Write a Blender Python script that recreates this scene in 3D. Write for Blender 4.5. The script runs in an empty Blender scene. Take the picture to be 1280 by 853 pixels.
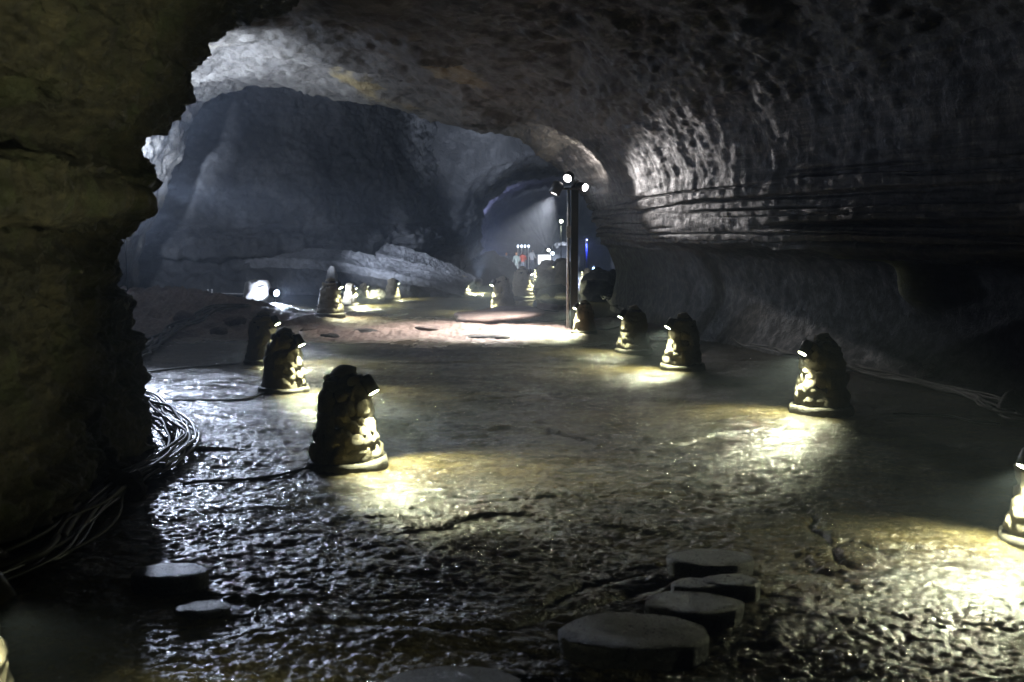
import bpy, bmesh, math, random
import numpy as np
from mathutils import Vector, Matrix

S = bpy.context.scene
COL = S.collection
R = math.radians
random.seed(7)

# ------------------------------------------------------------------ camera, world, exposure
CAM_Z = 2.2
FPX = 1280 * 35.0 / 36.0
HORIZON = 290.0
PITCH = math.atan((426.5 - HORIZON) / FPX)
cd = bpy.data.cameras.new('camera')
cam = bpy.data.objects.new('camera', cd)
COL.objects.link(cam)
cam.location = (0, 0, CAM_Z)
cam.rotation_euler = (math.pi / 2 - PITCH, 0, 0)
cd.lens = 35.0
cd.sensor_width = 36.0
cd.clip_start = 0.05
cd.clip_end = 400
cd.dof.use_dof = True
cd.dof.focus_distance = 15.0
cd.dof.aperture_fstop = 2.0
cd.dof.aperture_blades = 9
S.camera = cam

W = bpy.data.worlds.new('World')           # deep inside a cave: no sky reaches the place
S.world = W
W.use_nodes = True
W.node_tree.nodes['Background'].inputs['Color'].default_value = (0.0, 0.0, 0.0, 1)
W.node_tree.nodes['Background'].inputs['Strength'].default_value = 0.0

S.view_settings.view_transform = 'Standard'
S.view_settings.look = 'None'
S.view_settings.exposure = 0.0
S.view_settings.gamma = 1.0
S.cycles.use_denoising = True
S.cycles.max_bounces = 6
S.cycles.diffuse_bounces = 1
S.cycles.glossy_bounces = 3
S.cycles.transmission_bounces = 2
S.cycles.volume_bounces = 0
S.cycles.sample_clamp_indirect = 3.0
S.cycles.sample_clamp_direct = 0.0
S.cycles.caustics_reflective = False
S.cycles.caustics_refractive = False
S.cycles.use_light_tree = True

_c, _s = math.cos(PITCH), math.sin(PITCH)
def ray(px, py):
    x = (px - 640.0) / FPX
    y = -(py - 426.5) / FPX
    return Vector((x, _c + y * _s, -_s + y * _c))
def at(px, py, Y):
    """world point seen at pixel (px, py) of the 1280x853 photograph, at depth Y"""
    d = ray(px, py)
    return Vector((0, 0, CAM_Z)) + d * (Y / d.y)

# ------------------------------------------------------------------ lamps: strengths in one place
GLASS = 14.0                                  # brightness of every lit lens as it is seen
POWER = dict(bollard=520.0, pole=900.0, flood=1500.0)   # watts of the lamps' own light
def spot(parent, p, d, power, size, blend, col, radius=0.03):
    l = bpy.data.lights.new('lamp_light', 'SPOT')
    l.energy = power; l.color = col; l.spot_size = math.radians(size); l.spot_blend = blend; l.shadow_soft_size = radius
    o = bpy.data.objects.new('lamp_light', l); COL.objects.link(o); o.parent = parent
    d = Vector(d).normalized()
    o.location = Vector(p) + d * 0.01
    o.rotation_mode = 'QUATERNION'; o.rotation_quaternion = d.to_track_quat('-Z', 'Y')
    return o
C_GREEN = (0.97, 1.0, 0.66)
C_WHITE = (1.0, 0.94, 0.92)
C_COOL = (0.68, 0.78, 1.0)
C_BLUE = (0.35, 0.42, 1.0)

# ------------------------------------------------------------------ numpy noise
_rng = np.random.RandomState(3)
_perm = _rng.permutation(256)
_perm = np.concatenate([_perm, _perm, _perm]).astype(np.int32)
_g = _rng.normal(size=(256, 3)); _g /= np.linalg.norm(_g, axis=1)[:, None]
_g = _g.astype(np.float32)
def perlin(x, y, z):
    x = np.asarray(x, np.float32); y = np.asarray(y, np.float32); z = np.asarray(z, np.float32)
    x, y, z = np.broadcast_arrays(x, y, z)
    xi = np.floor(x).astype(np.int32); yi = np.floor(y).astype(np.int32); zi = np.floor(z).astype(np.int32)
    xf = x - xi; yf = y - yi; zf = z - zi
    xi &= 255; yi &= 255; zi &= 255
    u = xf * xf * xf * (xf * (xf * 6 - 15) + 10)
    v = yf * yf * yf * (yf * (yf * 6 - 15) + 10)
    w = zf * zf * zf * (zf * (zf * 6 - 15) + 10)
    def g(i, j, k):
        h = _perm[_perm[_perm[xi + i] + yi + j] + zi + k]
        gr = _g[h]
        return gr[..., 0] * (xf - i) + gr[..., 1] * (yf - j) + gr[..., 2] * (zf - k)
    a = g(0, 0, 0); a = a + u * (g(1, 0, 0) - a)
    b = g(0, 1, 0); b = b + u * (g(1, 1, 0) - b)
    a = a + v * (b - a)
    c = g(0, 0, 1); c = c + u * (g(1, 0, 1) - c)
    d = g(0, 1, 1); d = d + u * (g(1, 1, 1) - d)
    c = c + v * (d - c)
    return (a + w * (c - a)) * 1.5
def fbm(x, y, z, octs=4, gain=0.5):
    t = 0; a = 1.0; f = 1.0
    for i in range(octs):
        t = t + a * perlin(x * f + i * 17.3, y * f + i * 5.1, z * f - i * 9.7)
        a *= gain; f *= 2.07
    return t
def ridge(x, y, z, octs=3, gain=0.5):
    t = 0; a = 1.0; f = 1.0
    for i in range(octs):
        t = t + a * (1 - 2 * np.abs(perlin(x * f + i * 11.3, y * f - i * 7.7, z * f + i * 3.9)))
        a *= gain; f *= 2.1
    return t
def sstep(a, b, x):
    t = np.clip((x - a) / (b - a), 0, 1)
    return t * t * (3 - 2 * t)

# ------------------------------------------------------------------ object helpers
def link(o, parent=None):
    COL.objects.link(o)
    if parent is not None:
        o.parent = parent
    return o
def tag(o, label=None, cat=None, group=None, kind=None):
    if label: o['label'] = label
    if cat: o['category'] = cat
    if group: o['group'] = group
    if kind: o['kind'] = kind
    return o
def empty(name, loc, rz=0.0):
    o = bpy.data.objects.new(name, None)
    o.empty_display_size = 0.1
    o.location = loc; o.rotation_euler = (0, 0, rz)
    return link(o)
def mesh_obj(name, verts, faces, mat, parent=None, smooth=True):
    me = bpy.data.meshes.new(name)
    me.from_pydata([tuple(v) for v in verts], [], faces)
    if smooth:
        me.polygons.foreach_set('use_smooth', [True] * len(me.polygons))
    if mat: me.materials.append(mat)
    me.update()
    return link(bpy.data.objects.new(name, me), parent)
def inst(name, me, parent=None):
    return link(bpy.data.objects.new(name, me), parent)
def grid_mesh(name, P, mat, smooth=True, close_v=False, flip=False, attrs=None):
    """P: (nu, nv, 3) array -> quad grid object"""
    nu, nv = P.shape[:2]
    me = bpy.data.meshes.new(name)
    idx = np.arange(nu * nv).reshape(nu, nv)
    a = idx[:-1, :-1]; b = idx[1:, :-1]; c = idx[1:, 1:]; d = idx[:-1, 1:]
    q = np.stack([a, b, c, d] if not flip else [a, d, c, b], -1).reshape(-1, 4)
    me.vertices.add(nu * nv)
    me.vertices.foreach_set('co', np.ascontiguousarray(P, np.float32).ravel())
    me.loops.add(q.size)
    me.loops.foreach_set('vertex_index', q.astype(np.int32).ravel())
    me.polygons.add(len(q))
    me.polygons.foreach_set('loop_start', np.arange(0, q.size, 4, dtype=np.int32))
    me.polygons.foreach_set('use_smooth', np.full(len(q), smooth))
    me.update(calc_edges=True)
    for k, v in (attrs or {}).items():
        at_ = me.attributes.new(k, 'FLOAT', 'POINT')
        at_.data.foreach_set('value', np.ascontiguousarray(v, np.float32).ravel())
    if mat: me.materials.append(mat)
    return link(bpy.data.objects.new(name, me))

def cr_eval(P, t):
    """Catmull-Rom through P (k, ...) at parameters t in [0, k-1]"""
    P = np.asarray(P, float); k = len(P)
    i = np.clip(np.floor(t).astype(int), 0, k - 2); f = t - i
    sh = (-1,) + (1,) * (P.ndim - 1)
    f = f.reshape(sh)
    p0 = P[np.maximum(i - 1, 0)]; p1 = P[i]; p2 = P[i + 1]; p3 = P[np.minimum(i + 2, k - 1)]
    return 0.5 * (2 * p1 + (p2 - p0) * f + (2 * p0 - 5 * p1 + 4 * p2 - p3) * f ** 2 + (3 * p1 - p0 - 3 * p2 + p3) * f ** 3)
def params(P, n, w=None):
    """n parameters spread evenly over the length of polyline P (k,3), w: density weight per segment"""
    L = np.linalg.norm(np.diff(P, axis=0), axis=1)
    if w is not None: L = L * np.asarray(w)
    c = np.concatenate([[0], np.cumsum(np.maximum(L, 1e-4))])
    return np.interp(np.linspace(0, c[-1], n), c, np.arange(len(P)))
def loft(ctrl, nu, nv, wu=None, wv=None, ref_u=None, ref_v=None):
    C = np.asarray(ctrl, float)                     # (U, V, 3)
    tv = params(C[len(C) // 2 if ref_u is None else ref_u], nv, wv)
    tu = params(C[:, C.shape[1] // 2 if ref_v is None else ref_v], nu, wu)
    A = cr_eval(C, tu)                              # (nu, V, 3)
    B = cr_eval(np.swapaxes(A, 0, 1), tv)           # (nv, nu, 3)
    return np.swapaxes(B, 0, 1)
def normals(P):
    du = np.gradient(P, axis=0); dv = np.gradient(P, axis=1)
    n = np.cross(du, dv)
    return n / np.maximum(np.linalg.norm(n, axis=2, keepdims=True), 1e-9)

# ------------------------------------------------------------------ materials
class NT:
    def __init__(s, name):
        s.m = bpy.data.materials.new(name); s.m.use_nodes = True
        s.t = s.m.node_tree; s.b = s.t.nodes['Principled BSDF']
        s.geo = s.t.nodes.new('ShaderNodeNewGeometry')
        s.tc = s.t.nodes.new('ShaderNodeTexCoord')
    def n(s, typ, **kw):
        o = s.t.nodes.new(typ)
        for k, v in kw.items(): setattr(o, k, v)
        return o
    def l(s, a, b): s.t.links.new(a, b)
    def noise(s, scale, detail=4, rough=0.55, vec=None, stretch=None, dist=0.0):
        o = s.n('ShaderNodeTexNoise'); o.inputs['Scale'].default_value = scale
        o.inputs['Detail'].default_value = detail; o.inputs['Roughness'].default_value = rough
        o.inputs['Distortion'].default_value = dist
        src = vec or s.tc.outputs['Object']
        if stretch:
            mp = s.n('ShaderNodeMapping'); mp.inputs['Scale'].default_value = stretch
            s.l(src, mp.inputs['Vector']); src = mp.outputs['Vector']
        s.l(src, o.inputs['Vector'])
        return o.outputs['Fac']
    def ramp(s, fac, stops):
        o = s.n('ShaderNodeValToRGB'); e = o.color_ramp.elements
        while len(e) < len(stops): e.new(0.5)
        for el, (p, c) in zip(e, stops):
            el.position = p; el.color = (*c, 1) if len(c) == 3 else c
        s.l(fac, o.inputs['Fac']); return o.outputs['Color']
    def mix(s, fac, a, b, mode='MIX'):
        o = s.n('ShaderNodeMix', data_type='RGBA', blend_type=mode)
        for sock, v in ((o.inputs[0], fac), (o.inputs[6], a), (o.inputs[7], b)):
            if hasattr(v, 'is_output'): s.l(v, sock)
            else: sock.default_value = v if not isinstance(v, tuple) else (*v, 1)
        return o.outputs[2]
    def math(s, op, a, b=0.0, clamp=False):
        o = s.n('ShaderNodeMath', operation=op, use_clamp=clamp)
        for sock, v in ((o.inputs[0], a), (o.inputs[1], b)):
            if hasattr(v, 'is_output'): s.l(v, sock)
            else: sock.default_value = v
        return o.outputs[0]
    def maprange(s, v, a, b, c=0.0, d=1.0):
        o = s.n('ShaderNodeMapRange', interpolation_type='SMOOTHSTEP')
        s.l(v, o.inputs[0])
        for i, x in enumerate((a, b, c, d)): o.inputs[i + 1].default_value = x
        return o.outputs[0]
    def bump(s, h, strength, dist, prev=None):
        o = s.n('ShaderNodeBump'); o.inputs['Strength'].default_value = strength
        o.inputs['Distance'].default_value = dist
        s.l(h, o.inputs['Height'])
        if prev is not None: s.l(prev, o.inputs['Normal'])
        return o.outputs['Normal']
    def attr(s, name):
        o = s.n('ShaderNodeAttribute', attribute_name=name); return o.outputs['Fac']
    def set(s, **kw):
        for k, v in kw.items():
            sock = s.b.inputs[k.replace('_', ' ')]
            if hasattr(v, 'is_output'): s.l(v, sock)
            else: sock.default_value = (*v, 1) if isinstance(v, tuple) else v

def rock_mat(name, dark, mid, light, scale=1.0, rough=(0.45, 0.8), streak=0.0, moss=None, bump=0.6, spec=0.5, strata=0.0, moss_scale=1.7, moss_range=(0.48, 0.68)):
    m = NT(name)
    a = m.noise(0.9 * scale, 6, 0.6)
    b = m.noise(5.0 * scale, 6, 0.65)
    f = m.math('ADD', m.math('MULTIPLY', a, 0.55), m.math('MULTIPLY', b, 0.45))
    col = m.ramp(f, [(0.30, dark), (0.5, mid), (0.70, light)])
    if streak:
        st = m.noise(1.0, 6, 0.7, stretch=(5.0, 5.0, 0.55))
        col = m.mix(m.maprange(st, 0.50, 0.68, 0, streak), col, tuple(min(1, c * 2.2) for c in light))
    if strata:
        st = m.noise(1.0, 5, 0.65, stretch=(0.35, 0.35, 9.0))
        col = m.mix(m.maprange(st, 0.42, 0.66, strata, 0), col, dark)
    if moss:
        mo = m.noise(moss_scale, 5, 0.6)
        col = m.mix(m.maprange(mo, moss_range[0], moss_range[1], 0, 0.75), col, moss)
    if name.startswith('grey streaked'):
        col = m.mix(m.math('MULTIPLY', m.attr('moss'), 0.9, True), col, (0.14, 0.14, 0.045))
        col = m.mix(m.math('MULTIPLY', m.attr('under'), 0.96, True), col, (0.006, 0.006, 0.0055))   # shade of the undercut put into the wall colour below the ledges
    fine = m.noise(30.0 * scale, 5, 0.7)
    med = m.noise(9.0 * scale, 6, 0.7)
    vo = m.n('ShaderNodeTexVoronoi', feature='DISTANCE_TO_EDGE'); vo.inputs['Scale'].default_value = 2.6 * scale
    wv = m.n('ShaderNodeVectorMath', operation='ADD'); m.l(m.tc.outputs['Object'], wv.inputs[0])
    nz = m.n('ShaderNodeTexNoise'); nz.inputs['Scale'].default_value = 1.8 * scale; nz.inputs['Detail'].default_value = 4
    m.l(m.tc.outputs['Object'], nz.inputs['Vector']); m.l(nz.outputs['Color'], wv.inputs[1]); m.l(wv.outputs[0], vo.inputs['Vector'])
    nb = m.bump(m.maprange(vo.outputs['Distance'], 0.0, 0.10), bump * 0.28, 0.03)
    nb = m.bump(med, bump, 0.06, nb)
    nb = m.bump(fine, bump, 0.018, nb)
    r = m.maprange(b, 0.35, 0.65, rough[0], rough[1])
    m.set(Base_Color=col, Roughness=r, Specular_IOR_Level=spec, Normal=nb)
    return m.m
M = {}
M['rock_left'] = rock_mat('mossy dark lava rock', (0.006, 0.005, 0.0025), (0.044, 0.036, 0.017), (0.15, 0.125, 0.065), 2.0,
                          (0.5, 0.85), moss=(0.040, 0.046, 0.014), bump=1.0, strata=0.45)
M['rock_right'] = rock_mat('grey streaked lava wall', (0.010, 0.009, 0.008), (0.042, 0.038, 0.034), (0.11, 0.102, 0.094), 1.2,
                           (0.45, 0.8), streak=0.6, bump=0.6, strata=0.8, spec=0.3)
M['rock_ceiling'] = rock_mat('brown and grey lava ceiling', (0.012, 0.010, 0.007), (0.055, 0.049, 0.038), (0.17, 0.16, 0.135), 1.6,
                             (0.5, 0.9), moss=(0.17, 0.125, 0.038), bump=1.0, moss_scale=0.33, moss_range=(0.60, 0.68))
M['rock_back'] = rock_mat('grey lava back wall', (0.012, 0.012, 0.013), (0.05, 0.05, 0.05), (0.15, 0.15, 0.148), 1.1,
                          (0.5, 0.85), bump=1.0)
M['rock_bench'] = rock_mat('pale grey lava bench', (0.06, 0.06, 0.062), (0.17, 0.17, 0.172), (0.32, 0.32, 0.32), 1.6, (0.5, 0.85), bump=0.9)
M['rock_dark'] = rock_mat('dark lava boulder', (0.010, 0.010, 0.009), (0.026, 0.025, 0.021), (0.06, 0.056, 0.05), 2.0, (0.4, 0.8), bump=0.9)
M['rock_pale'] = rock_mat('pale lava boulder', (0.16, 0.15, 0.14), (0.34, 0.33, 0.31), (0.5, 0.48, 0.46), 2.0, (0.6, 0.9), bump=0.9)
M['stone'] = rock_mat('bollard cladding stone', (0.10, 0.085, 0.055), (0.25, 0.215, 0.145), (0.40, 0.35, 0.25), 6.0, (0.55, 0.9), bump=0.8)
M['mortar'] = rock_mat('bollard mortar', (0.02, 0.017, 0.012), (0.05, 0.043, 0.03), (0.09, 0.078, 0.055), 4.0, (0.7, 0.95), bump=0.7)
M['concrete'] = rock_mat('worn concrete', (0.03, 0.027, 0.019), (0.085, 0.077, 0.055), (0.16, 0.145, 0.11), 7.0, (0.5, 0.8), bump=0.8)
M['step'] = rock_mat('wet dark concrete', (0.008, 0.008, 0.007), (0.026, 0.025, 0.021), (0.06, 0.057, 0.046), 9.0, (0.25, 0.5), bump=0.9, spec=0.5)
M['dirt_rock'] = rock_mat('reddish broken slab', (0.05, 0.034, 0.026), (0.12, 0.088, 0.072), (0.22, 0.175, 0.15), 2.0, (0.7, 0.95), bump=0.8)

def floor_mat():
    m = NT('wet lava floor')
    d = m.attr('dirt')
    a = m.noise(0.7, 6, 0.6); b = m.noise(14.0, 5, 0.65); c = m.noise(60.0, 3, 0.6)
    f = m.math('ADD', m.math('MULTIPLY', a, 0.5), m.math('MULTIPLY', b, 0.5))
    wet = m.ramp(f, [(0.34, (0.009, 0.0072, 0.003)), (0.5, (0.052, 0.042, 0.016)), (0.66, (0.10, 0.081, 0.036))])
    dry = m.ramp(f, [(0.36, (0.045, 0.028, 0.020)), (0.5, (0.105, 0.072, 0.055)), (0.64, (0.19, 0.142, 0.116))])
    blot = m.noise(2.6, 6, 0.7, stretch=(0.6, 1.4, 1.0))
    wet = m.mix(m.maprange(blot, 0.42, 0.62, 0.0, 0.65), wet, (0.011, 0.009, 0.0045))
    col = m.mix(d, wet, dry)
    # wet film: patches of standing water smooth the surface
    film = m.noise(1.3, 5, 0.65)
    r = m.maprange(film, 0.38, 0.62, 0.12, 0.27)
    r = m.math('ADD', r, m.math('MULTIPLY', d, 0.5), True)
    nb = m.bump(m.noise(5.5, 6, 0.7, stretch=(0.7, 1.5, 1.0)), 0.7, 0.06)
    nb = m.bump(m.noise(24.0, 4, 0.65), 1.0, 0.034, nb)
    nb = m.bump(c, 1.0, 0.012, nb)
    m.set(Base_Color=col, Roughness=r, Specular_IOR_Level=0.55, Normal=nb)
    return m.m
M['floor'] = floor_mat()

def plain(name, col, rough=0.5, metal=0.0, spec=0.5, grain=0.0):
    m = NT(name)
    n = m.noise(12.0, 4)
    c = m.mix(m.maprange(n, 0.3, 0.7, 0, 1), tuple(x * 0.8 for x in col), tuple(min(1, x * 1.15) for x in col))
    m.set(Base_Color=c, Roughness=rough, Metallic=metal, Specular_IOR_Level=spec)
    if grain:
        m.set(Normal=m.bump(m.noise(60.0, 3), grain, 0.004))
    return m.m
M['black_metal'] = plain('black painted metal', (0.02, 0.02, 0.02), 0.45)
M['grey_metal'] = plain('weathered grey metal', (0.16, 0.16, 0.16), 0.45, 0.6)
M['pvc'] = plain('white plastic conduit', (0.6, 0.6, 0.58), 0.5)
M['cable'] = plain('black rubber cable', (0.014, 0.0145, 0.012), 0.36, 0.0, 0.5)
M['cable_grey'] = plain('grey corrugated cable', (0.030, 0.0295, 0.023), 0.55, 0.0, 0.3)
M['skin'] = plain('skin', (0.42, 0.26, 0.19), 0.6)
M['moss'] = plain('green moss', (0.06, 0.12, 0.025), 0.9)

def emit(name, col, strength):
    m = bpy.data.materials.new(name); m.use_nodes = True
    t = m.node_tree; t.nodes.remove(t.nodes['Principled BSDF'])
    e = t.nodes.new('ShaderNodeEmission'); e.inputs['Color'].default_value = (*col, 1)
    e.inputs['Strength'].default_value = strength
    t.links.new(e.outputs[0], t.nodes['Material Output'].inputs['Surface'])
    m.cycles.emission_sampling = 'NONE'
    return m

# ================================================================== THE CAVE
# ------------------------------------------------------------------ floor
def base_drop(y):
    return -1.2 * np.clip((np.asarray(y, float) - 40.0) / 45.0, 0, 1.3)
def floor_low(x, y):
    """smooth part of the floor's height, used to stand things on it"""
    x = np.asarray(x, float); y = np.asarray(y, float)
    h = base_drop(y) + 0.06 * perlin(0.16 * x + 3.1, 0.16 * y, 0.5) + 0.03 * perlin(0.5 * x, 0.5 * y, 4.5)
    m = np.exp(-(((x + 8.3) / 2.6) ** 2 + ((y - 25.0) / 3.0) ** 2))
    h = h + 0.55 * m
    h = h + 0.45 * np.exp(-(((x + 11.5) / 3.0) ** 2 + ((y - 24.0) / 4.0) ** 2))
    return h
def dirt_mask(x, y):
    n = 1.6 * fbm(0.35 * x, 0.35 * y, 2.2, 3)
    band = sstep(19.2, 21.0, y + n * 0.6) * (1 - sstep(24.5, 26.0, y + n))
    band = band * sstep(4.2, 2.0, x + 0.8 * n)
    m2 = np.exp(-(((x + 8.5) / 3.2) ** 2 + ((y - 23.5) / 3.2) ** 2))
    return np.clip(np.maximum(band, sstep(0.2, 0.5, m2)), 0, 1)
CRACKS = []
def px_ground(px, py):
    Y = 10.0
    for _ in range(25):
        p = at(px, py, Y)
        z = float(base_drop(Y)); d = ray(px, py)
        Y = d.y * (CAM_Z - z) / (-d.z)
        Y = min(max(Y, 0.5), 100)
    p = at(px, py, Y)
    return p.x, p.y
for pl in ([(1002, 630), (1012, 648), (1020, 660), (1028, 676), (1040, 690)],
           [(1040, 690), (1060, 684), (1085, 690), (1098, 700)],
           [(1040, 690), (1048, 705), (1075, 715)],
           [(560, 800), (640, 798), (720, 770), (800, 745), (850, 728)],
           [(640, 778), (690, 768), (740, 735), (800, 722)],
           [(380, 795), (470, 792), (560, 800)],
           [(590, 640), (640, 632), (700, 628)],
           [(460, 540), (520, 527), (590, 514)],
           [(560, 505), (620, 498), (700, 494)],
           [(830, 560), (900, 545), (960, 540)],
           [(1100, 690), (1180, 684), (1250, 690)]):
    CRACKS.append([px_ground(*p) for p in pl])

def build_floor():
    Yn = np.linspace(-6, 4.0, 40)[:-1]
    Yf = 1 / np.linspace(1 / 4.0, 1 / 112.0, 860)
    Y = np.concatenate([Yn, Yf])
    s = np.linspace(-1, 1, 800)
    w = np.minimum(0.60 * (np.maximum(Y, 0) + 2.2), 13.0)
    X = s[None, :] * w[:, None]
    e = np.linspace(0, 1, 13)[1:]
    outer = w[:, None] + (17.0 - w[:, None]) * e[None, :]
    X = np.concatenate([-outer[:, ::-1], X, outer], 1)
    Yg = np.broadcast_to(Y[:, None], X.shape)
    x = X.astype(np.float32); y = Yg.astype(np.float32)
    h = floor_low(x, y)
    d = dirt_mask(x, y)
    wx = x + 0.25 * perlin(0.8 * x, 0.8 * y, 1.0); wy = y + 0.25 * perlin(0.8 * x, 0.8 * y, 9.0)
    rope = ridge(0.9 * wx + 0.25 * wy, 2.6 * wy, 0.3, 3)
    amp = 0.35 + 0.65 * sstep(0.6, -2.5, x - 0.12 * y) + 0.5 * sstep(7.0, 5.0, y)
    h = h + (1 - d) * 0.018 * amp * rope
    h = h + 0.009 * fbm(4.2 * wx, 5.5 * wy, 0.8, 3)
    h = h + 0.004 * ridge(9.0 * wx, 13.0 * wy, 3.3, 2) * (1 - 0.5 * d)
    h = h + 0.012 * perlin(17 * x, 24 * y, 0.4) + 0.005 * perlin(44 * x, 54 * y, 0.9)
    # broken crust edges: low steps of 3-6 cm
    t = fbm(0.30 * x + 2, 0.55 * y, 6.6, 3)
    h = h - 0.022 * sstep(0.22, 0.25, t) * sstep(-0.2, 0.3, perlin(0.9 * x, 0.7 * y, 3.1))
    # loose dirt and clods
    c = perlin(2.2 * x, 2.2 * y, 8.0)
    h = h + d * (0.035 * fbm(2.4 * x, 2.4 * y, 5.0, 4, 0.62) + 0.03 * sstep(0.25, 0.5, c) + 0.02 * ridge(5 * x, 5 * y, 1.0, 3))
    m2 = np.exp(-(((x + 8.6) / 3.0) ** 2 + ((y - 24.0) / 3.2) ** 2))
    h = h + m2 * 0.17 * fbm(2.2 * x, 2.2 * y, 3.0, 5, 0.62)
    for pl in CRACKS:
        dist = np.full(x.shape, 1e3, np.float32)
        lo = np.array(pl).min(0) - 0.6; hi = np.array(pl).max(0) + 0.6
        sel = (x > lo[0]) & (x < hi[0]) & (y > lo[1]) & (y < hi[1])
        if not sel.any(): continue
        xs = x[sel] + 0.09 * perlin(3 * x[sel], 3 * y[sel], 2.0); ys = y[sel] + 0.09 * perlin(3 * x[sel], 3 * y[sel], 7.0)
        dd = np.full(xs.shape, 1e3, np.float32)
        ns = len(pl) - 1; sp = np.zeros(xs.shape, np.float32)
        for si, ((ax, ay), (bx, by)) in enumerate(zip(pl[:-1], pl[1:])):
            L2 = (bx - ax) ** 2 + (by - ay) ** 2
            tt = np.clip(((xs - ax) * (bx - ax) + (ys - ay) * (by - ay)) / L2, 0, 1)
            dn = np.hypot(xs - ax - tt * (bx - ax), ys - ay - tt * (by - ay))
            sp = np.where(dn < dd, (si + tt) / ns, sp); dd = np.minimum(dd, dn)
        tap = np.sqrt(np.clip(np.sin(np.pi * np.clip(sp, 0.02, 0.98)), 0, 1))
        hh = h[sel]; hh = hh - 0.065 * tap * np.exp(-(dd / (0.008 + 0.016 * tap)) ** 2) * (0.6 + 0.6 * perlin(2.5 * xs, 2.5 * ys, 1.0)) + 0.012 * np.exp(-((dd - 0.12) / 0.10) ** 2)
        h[sel] = hh
    P = np.stack([X, Yg, h], -1)
    o = grid_mesh('cave_floor', P, M['floor'], flip=True, attrs={'dirt': d})
    tag(o, 'dark wet lava floor of the cave, rippled and cracked', kind='structure')
build_floor()

# ------------------------------------------------------------------ generic rock displacement
def rough_rock(P, amp=0.2, f=0.6, strata=0.0, strata_f=3.0, flute=0.0, sign=1.0, fine=0.03):
    N = normals(P) * sign
    x, y, z = P[..., 0], P[..., 1], P[..., 2]
    x = x.astype(np.float32); y = y.astype(np.float32); z = z.astype(np.float32)
    d = amp * fbm(f * x, f * y, f * z, 4, 0.55)
    d = d + amp * 0.07 * ridge(f * 1.7 * x, f * 1.7 * y, f * 2.2 * z, 3, 0.55) + amp * 0.26 * fbm(f * 7 * x, f * 7 * y, f * 8 * z, 3, 0.6)
    d = d + fine * fbm(6 * x, 6 * y, 7 * z, 3, 0.6)
    if strata:
        wz = z + 0.10 * perlin(0.5 * x, 0.5 * y, 0.5 * z)
        s = perlin(0.12 * x, 0.12 * y, strata_f * wz) + 0.6 * perlin(0.2 * x, 0.2 * y, 2.3 * strata_f * wz)
        d = d + strata * s
    if flute:
        d = d + flute * perlin(4.5 * x, 4.5 * y, 0.8 * z)
    return P + N * (d - d.mean())[..., None]

# ------------------------------------------------------------------ main gallery: right wall + ceiling + left bay
LIP = [(762, 396), (770, 345), (757, 308), (748, 296), (745, 284), (736, 262), (727, 245), (700, 212), (665, 185), (640, 165),
       (600, 160), (540, 148), (480, 132), (430, 120), (380, 112), (330, 110), (292, 113), (262, 125), (242, 146),
       (224, 182), (206, 224), (184, 285), (150, 400)]
LY = 28.0
lip = np.array([at(px, py, LY) for px, py in LIP])
nV = len(LIP)
def wall_x(Y):
    return np.interp(Y, [-8, 3, 8, 12, 15, 20, 25, 28], [8.0, 7.6, 7.0, 6.15, 5.0, 3.75, 3.2, 2.85])
near_prof = np.array([(0.45, -0.4), (1.55, 0.55), (1.45, 1.60), (-0.10, 1.88), (-0.34, 2.2), (-0.15, 2.75), (-0.05, 3.3), (-0.25, 4.2),
                      (-0.9, 5.0), (-1.9, 5.5)])
ctrl = []
for Y in (-8.0, -2.0, 4.0, 8.0, 12.0, 15.5, 19.0, 22.0, 25.0, 28.0):
    k = min(1, max(0, (Y - 10.0) / 18.0)); k = k * k * (3 - 2 * k)
    row = []
    bx = wall_x(Y)
    roof = 6.9 - 0.25 * math.sin(Y * 0.5)
    left = np.interp(Y, [-8, 8, 12, 16, 22, 28], [-7.5, -7.0, -9.5, -12.5, -12.0, -10.8])
    for j in range(nV):
        if j < 10:
            p = np.array((bx + near_prof[j, 0], Y, near_prof[j, 1]))
        else:
            f = (j - 9) / (nV - 1 - 9)               # 0 at the wall's top .. 1 at the left foot
            xr = bx - 1.9
            X = xr + (left - xr) * (1 - (1 - min(1, f / 0.72)) ** 1.0) if f < 0.72 else left + 0.25 * math.sin((f - 0.72) * 8)
            if f < 0.72:
                g = f / 0.72
                z = 5.5 + (roof - 5.5) * math.sin(min(1, g * 2.0) * math.pi / 2) - (1.6 * max(0, g - 0.75) / 0.25 if g > 0.75 else 0)
            else:
                z = (roof - 1.6) * (1 - (f - 0.72) / 0.28) - 0.4
            p = np.array((X, Y, z))
        q = lip[j].copy(); q[1] = Y
        if j <= 9: q[0] += (wall_x(Y) - 2.85) * (1 - j / 14)
        row.append(p * (1 - k) + q * k)
    ctrl.append(row)
def lip_off(dy, out):
    c = np.array([lip[:, 0].mean(), 0, 0.5]); c[0] = -3.5
    r = lip.copy(); d = r - np.array([c[0], LY, c[2]]); d[:, 1] = 0
    d /= np.linalg.norm(d, axis=1)[:, None]
    r += d * out; r[:, 1] = LY + dy
    return r
ctrl.append(lip_off(0.5, 0.25)); ctrl.append(lip_off(0.9, 1.0)); ctrl.append(lip_off(1.4, 2.8)); ctrl.append(lip_off(2.0, 5.5))
ctrl = np.array(ctrl)
WV = [1, 1.5, 3, 8, 8, 8, 5, 3, 2] + [1] * (nV - 10)
P = loft(ctrl, 520, 560, wu=[0.2, 0.3, 0.7, 1, 1, 1, 1, 1, 1.3, 2, 2, 1, 0.4], wv=WV, ref_u=6, ref_v=8)
x, y, z = P[..., 0], P[..., 1], P[..., 2]
Nn = normals(P)
onwall = sstep(0.5, 2.0, x) * (1 - sstep(3.6, 5.0, z))
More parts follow.
